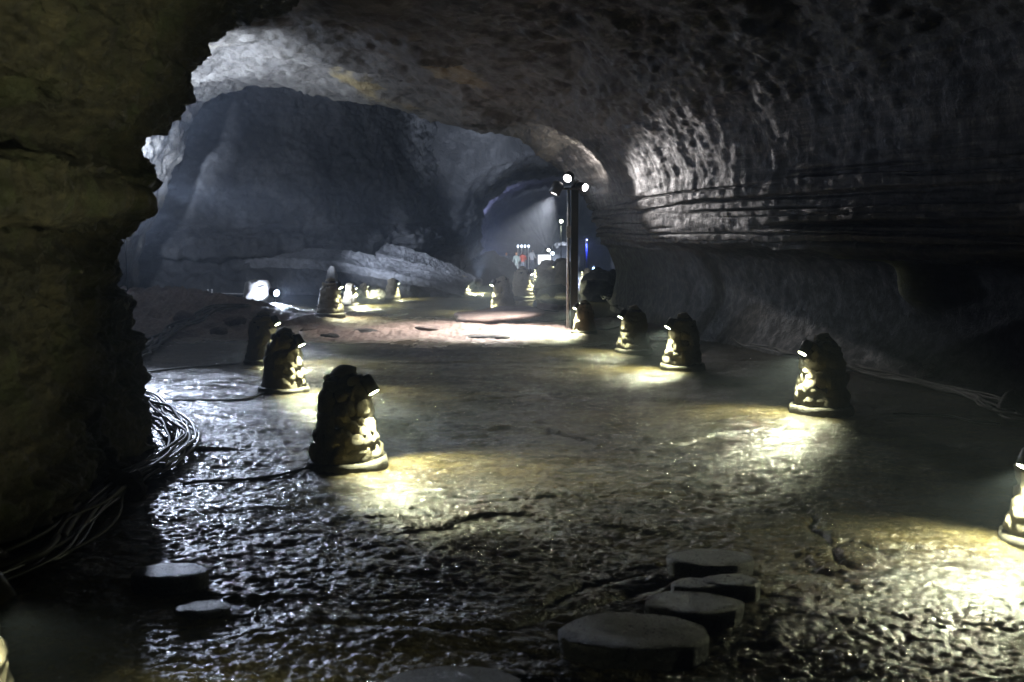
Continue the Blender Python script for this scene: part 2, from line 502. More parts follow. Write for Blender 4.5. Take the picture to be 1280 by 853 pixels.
full = rough_rock(P, 0.20, 0.55, strata=0.0, flute=0.0, sign=1.0, fine=0.035) - P
D = P + full * (1 - 0.68 * onwall)[..., None]
# strata ledges on the lower right wall, flutes above, diagonal folds in the ceiling
wz = z + 0.08 * perlin(0.4 * x, 0.4 * y, 0.4 * z)
wz = z + 0.05 * perlin(0.25 * x, 0.25 * y, 0.1) + 0.012 * perlin(1.6 * x, 1.6 * y, 3 * z)
lowr = sstep(1.75, 1.9, z) * (1 - sstep(3.0, 3.4, z)) * sstep(-2, 1, x)
lay = np.zeros_like(z)
for zk, dp, wd in ((2.03, 0.13, 0.022), (2.17, 0.07, 0.014), (2.30, 0.15, 0.026), (2.44, 0.06, 0.012), (2.56, 0.10, 0.020), (2.74, 0.12, 0.03), (2.95, 0.07, 0.02), (3.15, 0.06, 0.03)):
    brk = sstep(-0.35, 0.15, perlin(0.22 * y + zk * 9, 0.2 * x, zk * 31.0))
    lay -= dp * brk * np.exp(-((wz - zk) / wd) ** 2)
lay += 0.07 * sstep(-0.06, 0.06, perlin(0.04 * x, 0.08 * y, 4.2 * wz)) + 0.03 * perlin(1.5 * x, 1.5 * y, 6 * z)
sgn = np.where(Nn[..., 0:1] < 0, 1.0, -1.0)
D += Nn * sgn * (lowr * lay)[..., None]
midr = sstep(2.6, 3.0, z) * (1 - sstep(4.6, 5.4, z)) * sstep(0, 2, x)
D += Nn * (midr * (0.030 * perlin(3.2 * x, 3.2 * y, 0.6 * z) + 0.022 * perlin(8 * x, 8 * y, 1.2 * z)))[..., None]
rib = np.exp(-((y - 14.9 + 0.25 * perlin(0.3, 0.7, 2.2 * z)) / 0.34) ** 2) * sstep(0.8, 1.3, z) * (1 - sstep(1.75, 2.0, z)) * sstep(1, 3, x)
D[..., 0] -= 0.45 * rib
ceil = sstep(4.4, 5.2, z)
fold = ridge(0.42 * x + 0.30 * y, 0.10 * y - 0.16 * x, 0.2 * z, 2)
D += Nn * (ceil * (0.13 * (fold - 0.75) + 0.03 * fbm(2.3 * x, 3.1 * y, 3 * z, 3, 0.6)))[..., None]
isp = 0
# split at the wall's top: the right wall and the ceiling are two meshes that meet edge to edge
tv = params(ctrl[6], 560, WV)
jw = int(np.argmax(tv >= 7.4))
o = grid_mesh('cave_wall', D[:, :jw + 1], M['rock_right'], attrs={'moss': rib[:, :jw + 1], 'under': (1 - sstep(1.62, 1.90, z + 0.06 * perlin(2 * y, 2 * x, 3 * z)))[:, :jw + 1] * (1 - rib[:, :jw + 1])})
tag(o, 'right cave wall with a grey banded ledge above a black undercut', kind='structure')
o = grid_mesh('cave_ceiling', D[:, jw:], M['rock_ceiling'])
tag(o, 'arched brown and grey lava ceiling of the main gallery', kind='structure')

# ------------------------------------------------------------------ left buttress beside the camera
BP = [(205, 600), (193, 560), (184, 520), (172, 460), (158, 400), (142, 350), (136, 316), (140, 295), (163, 284), (178, 262), (185, 244),
      (180, 224), (176, 204), (177, 186), (186, 172), (212, 156), (233, 125), (238, 90), (248, 70), (264, 48), (280, 34), (305, 18),
      (340, 4), (400, -45), (480, -110), (600, -190), (720, -260)]
CY = 9.7
bp = np.array([at(px, py, CY) for px, py in BP]); bp[:, 0] -= bp[0, 0] * 0
nB = len(BP)
def butt(dx, Y, kx=1.0, flat=0.0):
    r = bp.copy(); r[:, 1] = Y
    x0 = bp[:, 0].mean()
    r[:, 0] = bp[:, 0] * kx + dx
    return r
stn = [butt(-0.6, -6.0), butt(0.15, -2.0), butt(0.35, 1.5), butt(0.40, 3.5), butt(0.34, 5.5), butt(0.20, 7.3), butt(0.08, 8.7), butt(0.0, 9.7)]
def turn(dx, Y, lift):
    r = bp.copy(); r[:, 0] += dx; r[:, 1] = Y; r[14:, 2] += lift * np.linspace(0.1, 1, nB - 14); return r
stn += [turn(-0.12, 10.1, 0.1), turn(-0.5, 10.5, 0.35), turn(-1.4, 11.0, 0.9), turn(-3.0, 11.6, 1.6), turn(-6.0, 12.2, 2.4)]
P = loft(np.array(stn), 430, 460, wu=[0.2, 0.4, 0.8, 1, 1, 1.2, 1.4, 2.5, 2, 1, 0.5, 0.3], ref_u=7, ref_v=10)
x, y, z = P[..., 0], P[..., 1], P[..., 2]
Nn = normals(P)
nx = 1.0
D = rough_rock(P, 0.11, 1.5, sign=1.0, fine=0.035)
lay = 0.07 * sstep(-0.12, 0.12, perlin(0.25 * x, 0.30 * y, 3.4 * z + 0.3 * perlin(0.6 * x, 0.6 * y, 0.5))) + 0.04 * perlin(0.3 * x, 0.25 * y, 9.0 * z)
ex = 0.03 * ridge(0.8 * x, 1.2 * y, 4.2 * z, 3) + 0.02 * ridge(7 * x, 7 * y, 9 * z, 3) + lay
away = sstep(9.95, 9.2, y)
wz = z + 0.06 * perlin(0.7 * x, 0.7 * y, 0.2)
D += Nn * (ex - ex.mean() + away * (0.20 * np.exp(-((wz - 2.48) / 0.17) ** 2) - 0.24 * np.exp(-((wz - 2.90) / 0.14) ** 2) - 0.20 * np.exp(-((wz - 2.08) / 0.12) ** 2)))[..., None]
# hanging drips under the bulge, blocks near the foot
drip = np.exp(-((z - 2.20) / 0.09) ** 2)
D[..., 2] -= drip * 0.10 * np.maximum(0, perlin(11 * x, 11 * y, 0.3) + 0.1)
foot = 1 - sstep(0.3, 0.75, z)
D += Nn * (foot * 0.16 * fbm(1.6 * x, 1.6 * y, 2.0 * z, 3))[..., None]
o = grid_mesh('cave_wall', D, M['rock_left'], flip=True)
tag(o, 'dark mossy rock wall on the left with a bulging overhang', kind='structure')

# ------------------------------------------------------------------ back wall of the chamber
def plan(px, Y): return at(px, 300, Y).x, Y
path = [plan(-60, 24), plan(60, 29), plan(150, 32), plan(230, 33.4), plan(320, 34.5), plan(400, 35.6), plan(470, 37), plan(530, 39), plan(575, 43), plan(590, 50)]
bprof = [(0.0, -0.6), (0.1, 0.3), (0.55, 0.9), (0.65, 1.25), (0.1, 1.45), (-0.15, 1.7), (0.0, 2.05), (0.5, 2.35), (0.5, 3.2), (0.75, 4.6), (0.9, 6.2),
         (0.6, 8.0), (-0.5, 9.6), (-3.0, 10.8), (-7, 11.4)]
ctrl = []
pa = np.array(path)
tg = np.gradient(pa, axis=0); tg /= np.linalg.norm(tg, axis=1)[:, None]
nr = np.stack([-tg[:, 1], tg[:, 0]], 1)          # away from the camera
for i in range(len(pa)):
    dr = float(base_drop(pa[i, 1]))
    ctrl.append([(pa[i, 0] + nr[i, 0] * a, pa[i, 1] + nr[i, 1] * a, b + dr * (1 if b < 2 else 0)) for a, b in bprof])
P = loft(np.array(ctrl), 420, 330, ref_v=4)
x, y, z = P[..., 0], P[..., 1], P[..., 2]; Nn = normals(P)
D = rough_rock(P, 0.30, 0.5, fine=0.05)
low = sstep(1.1, 1.4, z) * (1 - sstep(2.4, 2.9, z))
D += Nn * (low * (0.16 * perlin(0.05 * x, 0.05 * y, 6.0 * z) + 0.07 * perlin(0.1 * x, 0.1 * y, 15 * z)))[..., None]
D += Nn * ((1 - sstep(1.0, 1.4, z)) * 0.35 * fbm(0.9 * x, 0.9 * y, 0.9 * z, 3))[..., None]
o = grid_mesh('cave_wall', D, M['rock_back'], flip=True)
tag(o, 'far back wall of the chamber with level pale flow lines', kind='structure')

# ------------------------------------------------------------------ sloping flow benches in front of the back wall
def bench(name, pts, depth, label, drop_to=-0.4, n=(220, 70)):
    """pts: (px, py, Y) along the lit front edge"""
    E = np.array([at(*p) for p in pts])
    c = []
    for i, e in enumerate(E):
        c.append([e + np.array((0.25 * depth, depth, 0.35)), e + np.array((0.1 * depth, depth * 0.5, 0.12)), e + np.array((0, 0.12, 0.03)), e,
                  e + np.array((0.0, -0.06, -0.12)), (e[0] + 0.05, e[1] + 0.1, e[2] * 0.5 + drop_to * 0.5),
                  (e[0], e[1] - 0.1, drop_to + float(base_drop(e[1])))])
    P = loft(np.array(c), n[0], n[1], ref_v=3)
    D = rough_rock(P, 0.05, 1.2, fine=0.035)
    D[..., 2] += 0.03 * perlin(0.8 * P[..., 0], 6.0 * P[..., 1], 0.4)
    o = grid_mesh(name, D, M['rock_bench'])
    o.data.materials.append(M['rock_back'])  # shadow below the bench edge painted as darker rock on the front face
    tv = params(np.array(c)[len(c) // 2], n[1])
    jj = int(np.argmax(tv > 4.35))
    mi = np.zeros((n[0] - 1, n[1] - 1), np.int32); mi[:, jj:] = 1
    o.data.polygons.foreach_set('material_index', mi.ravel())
    tag(o, label, kind='structure')
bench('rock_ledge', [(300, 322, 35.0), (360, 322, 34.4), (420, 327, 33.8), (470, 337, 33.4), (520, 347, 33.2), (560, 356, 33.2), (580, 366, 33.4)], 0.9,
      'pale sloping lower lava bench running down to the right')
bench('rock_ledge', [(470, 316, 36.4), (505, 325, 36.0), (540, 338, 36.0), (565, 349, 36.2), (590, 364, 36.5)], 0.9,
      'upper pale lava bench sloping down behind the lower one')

# ------------------------------------------------------------------ far tunnel
rings = [
    (42.5, [(430, 420), (380, 300), (400, 100), (500, -20), (640, -60), (780, -60), (900, -20), (1000, 100), (1010, 300), (1000, 420)]),
    (42.0, [(500, 400), (512, 310), (528, 250), (556, 214), (605, 188), (690, 160), (780, 150), (850, 200), (880, 300), (880, 400)]),
    (42.6, [(560, 400), (575, 305), (580, 268), (592, 236), (636, 204), (690, 188), (760, 178), (820, 215), (850, 300), (850, 400)]),
    (44.0, [(588, 385), (592, 300), (598, 262), (608, 236), (640, 214), (690, 200), (745, 192), (800, 225), (830, 300), (830, 385)]),
    (50.0, [(588, 372), (588, 310), (590, 270), (606, 240), (645, 216), (690, 205), (740, 200), (790, 230), (815, 300), (815, 372)]),
    (62.0, [(590, 358), (590, 310), (596, 275), (620, 240), (655, 222), (695, 214), (740, 214), (775, 240), (790, 300), (790, 362)]),
    (80.0, [(600, 350), (600, 310), (606, 275), (628, 246), (660, 232), (695, 226), (735, 228), (765, 250), (775, 300), (775, 352)]),
    (98.0, [(608, 345), (608, 310), (614, 280), (632, 256), (662, 244), (695, 240), (730, 244), (752, 262), (760, 300), (760, 345)]),
    (104.0, [(640, 335), (642, 312), (646, 300), (655, 290), (672, 283), (690, 282), (706, 284), (716, 292), (720, 305), (722, 335)]),
    (106.0, [(676, 316), (678, 314), (680, 312), (682, 310), (684, 309), (686, 309), (688, 310), (690, 312), (691, 314), (692, 316)]),
]
ctrl = np.array([[at(px, py, Y) for px, py in ring] for Y, ring in rings])
P = loft(ctrl, 260, 220, wu=[0.5, 1.5, 2.5, 2, 1, 0.6, 0.4, 0.3, 0.3], ref_u=3, ref_v=3)
D = rough_rock(P, 0.42, 0.4, sign=-1, fine=0.07)
o = grid_mesh('cave_tunnel', D, M['rock_back'])
tag(o, 'dark mouth and vault of the lava tube running away beyond the pole', kind='structure')

# ================================================================== THINGS
def tube(path, r, n=8, close=True, taper=None):
    """verts/faces of a round tube along a list of points"""
    p = [Vector(q) for q in path]; V = []; F = []
    up = Vector((0, 0, 1)); prev = None
    for i, c in enumerate(p):
        t = (p[min(i + 1, len(p) - 1)] - p[max(i - 1, 0)]).normalized()
        if prev is None:
            a = t.orthogonal().normalized()
        else:
            a = (prev - t * prev.dot(t)).normalized()
        prev = a; b = t.cross(a)
        rr = r if taper is None else r * taper[i]
        for k in range(n):
            an = 2 * math.pi * k / n
            V.append(c + (a * math.cos(an) + b * math.sin(an)) * rr)
    for i in range(len(p) - 1):
        for k in range(n):
            F.append((i * n + k, i * n + (k + 1) % n, (i + 1) * n + (k + 1) % n, (i + 1) * n + k))
    if close:
        F.append(tuple(reversed(range(n)))); F.append(tuple((len(p) - 1) * n + k for k in range(n)))
    return V, F
def lathe(prof, n=24, jitter=0.0, seed=0.0):
    V = []; F = []
    for (r, z) in prof:
        for k in range(n):
            a = 2 * math.pi * k / n
            V.append(Vector((r * math.cos(a), r * math.sin(a), z)))
    m = len(prof)
    for i in range(m - 1):
        for k in range(n):
            F.append((i * n + k, i * n + (k + 1) % n, (i + 1) * n + (k + 1) % n, (i + 1) * n + k))
    F.append(tuple(reversed(range(n)))); F.append(tuple((m - 1) * n + k for k in range(n)))
    if jitter:
        A = np.array(V)
        d = jitter * fbm(6 * A[:, 0] + seed, 6 * A[:, 1], 6 * A[:, 2], 3)
        rr = np.hypot(A[:, 0], A[:, 1])[:, None] + 1e-6
        A[:, :2] *= 1 + d[:, None] / np.maximum(rr, 0.05)
        A[:, 2] += 0.5 * d
        V = [Vector(a) for a in A]
    return V, F
def box(sx, sy, sz, c=(0, 0, 0)):
    V = [Vector((c[0] + sx * a / 2, c[1] + sy * b / 2, c[2] + sz * d / 2)) for a in (-1, 1) for b in (-1, 1) for d in (-1, 1)]
    F = [(0, 1, 3, 2), (4, 6, 7, 5), (0, 4, 5, 1), (2, 3, 7, 6), (0, 2, 6, 4), (1, 5, 7, 3)]
    return V, F
def join(*vf):
    V = []; F = []
    for v, f in vf:
        o = len(V); V += list(v); F += [tuple(i + o for i in q) for q in f]
    return V, F
def xf(vf, m):
    return [m @ v for v in vf[0]], vf[1]
def barrel(p, d, r, L, n=14, open_front=0.03):
    """a lamp housing: closed at the back, with a recessed front; p = centre of front rim, d = aim"""
    d = Vector(d).normalized()
    q = d.to_track_quat('Z', 'Y').to_matrix().to_4x4(); q.translation = Vector(p)
    prof = [(r * 0.55, -L), (r * 0.8, -L * 0.97), (r, -L * 0.8), (r, 0.0), (r * 0.86, 0.0), (r * 0.86, -open_front), (0.001, -open_front - 0.001)]
    V, F = lathe(prof, n)
    return [q @ v for v in V], F[:-2] + [F[-2]]
def disc(p, d, r, n=12, back=0.0):
    d = Vector(d).normalized()
    q = d.to_track_quat('Z', 'Y').to_matrix().to_4x4(); q.translation = Vector(p) - d * back
    V = [q @ Vector((r * math.cos(2 * math.pi * k / n), r * math.sin(2 * math.pi * k / n), 0)) for k in range(n)]
    return V, [tuple(range(n))]

def boulder_mesh(name, mat, seed, sub=3, amp=0.25, squash=(1, 1, 1), f=1.3):
    bm = bmesh.new(); bmesh.ops.create_icosphere(bm, subdivisions=sub, radius=1.0)
    A = np.array([v.co for v in bm.verts])
    d = amp * fbm(f * A[:, 0] + seed, f * A[:, 1] - seed, f * A[:, 2] + 3 * seed, 3) + amp * 0.6 * ridge(1.4 * f * A[:, 0] - seed, 1.4 * f * A[:, 1], 1.4 * f * A[:, 2], 2)
    A = A * (1 + d[:, None]) * np.array(squash)
    for v, a in zip(bm.verts, A): v.co = a
    me = bpy.data.meshes.new(name); bm.to_mesh(me); bm.free()
    me.polygons.foreach_set('use_smooth', [True] * len(me.polygons))
    me.materials.append(mat); return me

# ------------------------------------------------------------------ rock-clad lamp bollards
lens_mats = {}
def lens_mat(col):
    if col not in lens_mats:
        lens_mats[col] = emit('lit lens', col, GLASS)
    return lens_mats[col]
BOLL_LENS = emit('lit bollard lens', C_GREEN, 48.0); BOLL_LENS.cycles.emission_sampling = 'AUTO'
stone_meshes = [boulder_mesh('stone', M['stone'], 11.0 + i, 2, 0.40, (1, 1, 1), 1.5) for i in range(5)]
BPROF = [(0.300, 0.10), (0.275, 0.22), (0.245, 0.38), (0.222, 0.54), (0.195, 0.70), (0.158, 0.82), (0.09, 0.90), (0.02, 0.925)]
def body_r(z):
    return float(np.interp(z, [p[1] for p in BPROF], [p[0] for p in BPROF]))
core_meshes = {}
def core_mesh(detail, seed):
    if detail:
        V, F = lathe([(r * 0.93, z * 0.985) for r, z in BPROF], 28, 0.02, seed)
        mat = M['mortar']
    else:
        zs = np.linspace(0.10, 0.925, 22)
        V, F = lathe([(body_r(z), z) for z in zs], 32)
        A = np.array(V)
        d = 0.075 * np.maximum(0, ridge(3.6 * A[:, 0] + seed, 3.6 * A[:, 1], 3.0 * A[:, 2], 2)) + 0.04 * fbm(6 * A[:, 0], 6 * A[:, 1] + seed, 6 * A[:, 2], 2) - 0.03
        rr = np.hypot(A[:, 0], A[:, 1]) + 1e-6
        A[:, 0] *= 1 + d / np.maximum(rr, 0.1); A[:, 1] *= 1 + d / np.maximum(rr, 0.1); A[:, 2] += 0.4 * d * (A[:, 2] > 0.3)
        V = [Vector(a) for a in A]; mat = M['stone']
    me = bpy.data.meshes.new('core'); me.from_pydata([tuple(v) for v in V], [], F)
    me.polygons.foreach_set('use_smooth', [True] * len(me.polygons)); me.materials.append(mat); me.update()
    return me
def plinth_mesh():
    V, F = lathe([(0.34, -0.08), (0.365, -0.05), (0.365, 0.075), (0.355, 0.098), (0.33, 0.104), (0.02, 0.104)], 40, 0.022)
    me = bpy.data.meshes.new('plinth'); me.from_pydata([tuple(v) for v in V], [], F)
    me.polygons.foreach_set('use_smooth', [True] * len(me.polygons)); me.materials.append(M['concrete']); me.update()
    return me
PLINTH = plinth_mesh()
def bollard(px, py, top, side, label, detail, k=1.0, yaw=24.0, lamp=True, hmul=1.0, lampz=0.70, col=C_GREEN, cone=120, lens_at=None, tilt=None):
    gx, gy = px_ground(px, py)
    gy += 0.33; gx = at(px, py, gy).x
    h = (py - top) / FPX * gy
    sc = h / 0.93
    if lens_at is not None:                    # stand the bollard so that its lens shows at this pixel
        sc = 1.0; gy = (CAM_Z - 0.70) * FPX / (lens_at[1] - HORIZON); q = at(lens_at[0], lens_at[1], gy)
        a_ = R(-yaw) if side > 0 else R(180 + yaw)
        gx = q.x - 0.305 * math.cos(a_); gy = gy - 0.305 * math.sin(a_)
    rz = R(-yaw) if side > 0 else R(180 + yaw)
    gz = float(floor_low(gx, gy))
    root = empty('light_bollard', (gx, gy, gz - 0.01), rz)
    root.scale = (sc, sc, sc)
    root.rotation_euler = (0.025 * math.sin(px), 0.03 * math.cos(1.7 * px), rz)
    tag(root, label, 'bollard', 'rock clad lamp bollards lining the path')
    inst('plinth', PLINTH, root)
    inst('core', core_mesh(detail, px * 0.37), root)
    if detail:
        rnd = random.Random(int(px))
        z = 0.15; row = 0
        while z < 0.84:
            r = body_r(z); hz = rnd.uniform(0.060, 0.075) * (1.0 if z < 0.7 else 0.85)
            n = max(4, int(2 * math.pi * r / (hz * 1.75)))
            off = rnd.random() * 6.28
            for i in range(n):
                a = off + 2 * math.pi * (i + rnd.uniform(-0.22, 0.22)) / n
                zz = z + rnd.uniform(-0.03, 0.03)
                rr = body_r(zz) - 0.015 + rnd.uniform(-0.022, 0.012)
                s = inst('stone', rnd.choice(stone_meshes), root)
                s.location = (rr * math.cos(a), rr * math.sin(a), zz)
                s.rotation_euler = (rnd.uniform(-0.4, 0.4), rnd.uniform(-0.4, 0.4), a)
                s.scale = (hz * rnd.uniform(0.42, 0.72), hz * rnd.uniform(0.75, 1.3), hz * (rnd.uniform(0.8, 1.6) if zz < 0.68 else rnd.uniform(0.6, 0.85)))
            z += hz * 1.55; row += 1
        s = inst('stone', stone_meshes[2], root); s.location = (0.01, 0, 0.865); s.scale = (0.085, 0.09, 0.06)
    if lamp:
        p = Vector((0.305, 0, lampz)); d = Vector((0.55, 0, -0.835)) if tilt is None else Vector((1, 0, -tilt)).normalized()
        V, F = barrel(p, d, 0.060, 0.17, 14, 0.006)
        hs = mesh_obj('spotlight', V, F, M['black_metal'], root)
        V, F = disc(p, d, 0.050, 12, 0.003)
        mesh_obj('lens', V, F, BOLL_LENS if detail else lens_mat(col), hs, False)
        spot(hs, p + d * 0.004, d, POWER['bollard'] * k * 1.4, cone, 0.8, col, 0.03)
        V, F = tube([(0.12, 0, 0.80), (0.17, 0, 0.83), tuple(p - d * 0.12 + Vector((0, 0, 0.03)))], 0.014, 6)
        mesh_obj('bracket', V, F, M['black_metal'], hs)
    return root
BOLL = []
def B(*a, **k): BOLL.append(bollard(*a, **k))
B(435, 594, 462, 1, 'large nearest bollard of the left row, pitted stones with a blazing lamp on its right', True, lampz=0.70)
B(355, 496, 413, 1, 'second bollard of the left row with a tilted dark lamp hood and lit right edge', True)
B(331, 456, 388, 1, 'dark bollard half hidden behind the second one of the left row', True, k=0.8)
B(413, 401, 352, 1, 'slim dark bollard with a thin lit edge standing left of the bright lamp', True, k=0.45)
B(438, 384, 355, 1, 'small bollard with a big glaring lamp right of the slim dark one', False, k=1.6)
B(455, 373, 354, 1, 'tiny bollard with a weak lamp just right of the glaring one', False, k=0.4)
B(491, 376, 349, 1, 'pale lit small bollard alone on the far left floor', False, k=0.35)
B(579, 369, 346, 1, 'far bollard with a bright lamp left of the dark boulder', False, k=1.4)
B(629, 392, 346, -1, 'dark bollard by the broken slab with lamp on its left', True, k=1.0)
B(653, 377, 335, 1, 'tall dark bollard with bright lamp behind the puddle', True, k=0.9)
B(730, 419, 376, -1, 'bollard at the foot of the lamp pole with a glaring lamp', True, k=1.2)
B(792, 441, 380, -1, 'dark bollard right of the pole with a thin lit left edge', True, k=0.35)
B(853, 462, 390, -1, 'third bollard from the right with a glaring lamp on its left', True, k=1.0)
B(1026, 523, 421, -1, 'broad bollard before the black undercut with a tilted lamp on its left', True, k=0.85)
B(1308, 692, 548, -1, 'nearest right bollard cut off by the picture edge, mossy with bright lamp', True, k=0.6)
B(-92, 1010, 730, 1, 'nearest left bollard almost wholly outside the picture, only its lamp showing', True, k=0.12, yaw=2, lens_at=(1, 768))
B(1730, 990, 740, -1, 'unseen bollard added beyond the right picture edge to light the left wall', True, k=2.0, cone=46, yaw=-17, tilt=-0.38)  # added out of view, lamp tilted up to brighten the left wall
B(683, 366, 326, 1, 'dark unlit bollard left of the rubble heap behind the puddle', False, lamp=False)
B(703, 366, 324, -1, 'dark bollard right behind the rubble heap with a lamp on its left', False, k=0.5)
B(674, 352, 334, -1, 'tiny far bollard with lamp in front of the platform', False, k=0.8)
B(733, 356, 335, -1, 'far bollard with a bright lamp right of the pole', False, k=1.0)
B(637, 345, 329, -1, 'tiny far lamp bollard near the standing person in dark', False, k=0.6)
B(594, 352, 338, 1, 'tiny far lamp bollard at the left edge of the dark boulder', False, k=0.6)

# ------------------------------------------------------------------ flood lamps
def flood_head(root, p, d, r, L, col, power, size, blend=0.6, name='floodlight'):
    V, F = barrel(p, d, r, L, 18, 0.03)
    h = mesh_obj(name, V, F, M['black_metal'], root)
    V, F = disc(p, d, r * 0.84, 16, 0.024)
    mesh_obj('lens', V, F, lens_mat(col), h, False)
    spot(h, p, d, power, size, blend, col, r * 0.6)
    return h
def ground_flood(pos, aims, col, label, r=0.13, group='floodlights on the cave floor', height=0.34, name='floodlight'):
    """aims: (direction, strength, cone in degrees)"""
    root = empty(name, pos)
    tag(root, label, 'floodlight', group)
    V, F = join(box(0.34, 0.24, 0.04, (0, 0, 0.02)), tube([(0, 0, 0.03), (0, 0, height - 0.04)], 0.02, 8))
    mesh_obj('stand', V, F, M['black_metal'], root)
    for aim, kk, cone, *hh in aims:
        a = Vector(aim).normalized()
        if hh:
            V, F = tube([(0, 0, hh[0] - 0.05), (hh[1], 0, hh[0] - 0.05)], 0.02, 8); mesh_obj('arm', V, F, M['black_metal'], root)
        flood_head(root, Vector((hh[1] if hh else 0, 0, hh[0] if hh else height)) + a * 0.14, a, r, 0.22, col, POWER['flood'] * kk, cone, 0.8, 'lamp_head')
    return root
def gz(x, y): return float(floor_low(x, y))

# pole with three lamp heads
px_, py_ = px_ground(716, 402)
poleY = 22.6; poleX = at(717.5, 380, poleY).x
root = empty('lamp_pole', (poleX, poleY, gz(poleX, poleY) - 0.05))
tag(root, 'tall dark lamp pole with three spotlights at its top and a white conduit', 'lamp pole')
ztop = at(717, 232, poleY).z - root.location.z
V, F = box(0.16, 0.16, ztop, (0.0, 0, ztop / 2)); mesh_obj('pole', V, F, M['black_metal'], root, False)
V, F = tube([(-0.145, -0.06, 0.0), (-0.145, -0.06, ztop * 0.98)], 0.032, 8); mesh_obj('conduit', V, F, M['pvc'], root)
V, F = box(0.10, 0.08, 0.26, (-0.14, -0.07, ztop * 0.72 * 0.95)); mesh_obj('junction_box', V, F, M['pvc'], root, False)
V, F = join(box(0.62, 0.05, 0.05, (-0.12, -0.12, ztop - 0.08)), box(0.05, 0.12, 0.05, (0, -0.1, ztop - 0.08)))
mesh_obj('cross_arm', V, F, M['grey_metal'], root, False)
flood_head(root, (-0.18, -0.20, ztop + 0.14), (-0.32, -0.80, -0.38), 0.11, 0.22, C_WHITE, POWER['pole'] * 0.06, 70, 0.8, 'upper_spotlight')
flood_head(root, (0.05, 0.20, ztop + 0.06), (0.22, 0.80, 0.45), 0.09, 0.2, C_WHITE, POWER['pole'] * 0.7, 80, 0.7, 'rear_spotlight')
flood_head(root, (-0.48, -0.16, ztop - 0.20), (-0.44, -0.10, -0.89), 0.13, 0.30, C_WHITE, POWER['pole'] * 11.0, 82, 0.9, 'left_spotlight')
flood_head(root, (0.22, -0.30, ztop - 0.06), (0.50, -0.84, -0.17), 0.10, 0.30, C_WHITE, POWER['pole'] * 0.65, 72, 1.0, 'right_spotlight')
POLE = root

x0, y0 = px_ground(353, 386)
ground_flood((x0, y0 - 0.9, gz(x0, y0 - 0.9)), [((0.55, -0.65, -0.12), 0.8, 80), ((-0.75, 0.62, 0.10), 0.5, 70)], C_COOL,
             'dazzling white floodlight on the floor between the pale boulder and the bollards', 0.11)
# tall stand behind the buttress, out of sight: lights the arch, the bay, the wet floor and the far right wall
ground_flood((-8.2, 20.0, gz(-8.2, 20.0)), [((0.08, 0.62, 0.78), 32.0, 92), ((0.42, -0.28, 0.86), 1.6, 60), ((0.41, -0.89, -0.20), 1.4, 44, 2.7, 0.72), ((-0.30, 0.93, 0.18), 55.0, 28), ((0.885, -0.46, 0.062), 1.8, 16), ((-0.10, 0.99, -0.09), 8.0, 34)], C_COOL,
             'tall floodlight stand hidden behind the left rock wall, lighting the arch', 0.16, None, 2.9, 'floodlight_stand')
ground_flood((-9.5, 24.6, gz(-9.5, 24.6)), [((0.48, 0.0, 0.87), 9.0, 70), ((0.505, 0.85, -0.122), 60.0, 25), ((0.80, 0.40, 0.40), 5.0, 140)], C_COOL,  # unseen stand added to light the ceiling, the benches and the haze
             'unseen second floodlight stand added in the left bay to light the ceiling', 0.16, None, 2.7, 'floodlight_stand')
# behind the slim bollard, lighting the pale ledges
x0, y0 = px_ground(398, 388)
ground_flood((x0, y0 + 0.6, gz(x0, y0)), [((0.60, 0.78, 0.15), 0.5, 70)], C_COOL, 'floodlight behind the slim dark bollard, lighting the pale ledges', 0.12)

# ------------------------------------------------------------------ rocks, slabs, puddle
def px_floor(px, py, y0=3.0, y1=95.0):
    """where the sight line through a pixel meets the floor"""
    Ys = 1 / np.linspace(1 / y0, 1 / y1, 1500)
    d = ray(px, py)
    t = Ys / d.y; zz = CAM_Z + d.z * t; xx = d.x * t
    hit = np.nonzero(zz <= floor_low(xx, Ys))[0]
    i = int(hit[0]) if len(hit) else len(Ys) - 1
    return Vector((xx[i], Ys[i], float(floor_low(xx[i], Ys[i]))))
rock_cache = {}
def rock(px, py, w, h, mat, label, depth=None, name='rock', group=None, seed=0.0, Y=None, cat='rock', rz=None, tilt=0.0, sub=3, sink=0.25, zoff=0.0):
    """a boulder whose foot shows at (px, py), w x h metres"""
    p = px_floor(px, py) if Y is None else at(px, py, Y)
    me = boulder_mesh(name, M[mat], seed + px * 0.013, sub, 0.30)
    o = inst(name, me)
    d = depth or w
    o.scale = (w / 2 / 1.1, d / 2 / 1.1, h / (2 - 2 * sink) / 1.05)
    o.location = p + Vector((0, d * 0.35, h / 2 * (1 - sink) + zoff - h * sink * 0.3))
    o.rotation_euler = (0, tilt, (px * 0.7) % 6.28 if rz is None else rz)
    return tag(o, label, cat, group)
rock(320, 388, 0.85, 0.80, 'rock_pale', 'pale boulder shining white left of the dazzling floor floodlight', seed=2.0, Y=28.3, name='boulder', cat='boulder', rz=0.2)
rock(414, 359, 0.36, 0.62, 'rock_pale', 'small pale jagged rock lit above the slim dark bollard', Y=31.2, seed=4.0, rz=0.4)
rock(612, 372, 2.35, 1.75, 'rock_dark', 'big black boulder behind the bollard with left facing lamp', Y=43.0, seed=6.0, name='boulder', cat='boulder', rz=0.3, zoff=0.1)
HG = 'rubble heap behind the puddle'
rock(692, 386, 1.1, 0.75, 'rock_dark', 'large wet boulder in the middle of the rubble heap', Y=33.0, seed=1.0, group=HG, rz=0.1)
rock(677, 385, 0.6, 0.45, 'rock_dark', 'small wet rock at the left end of the rubble heap', Y=32.4, seed=3.0, group=HG)
rock(708, 385, 0.8, 0.5, 'rock_dark', 'wet rock at the right end of the rubble heap beside the pole', Y=32.4, seed=5.0, group=HG)
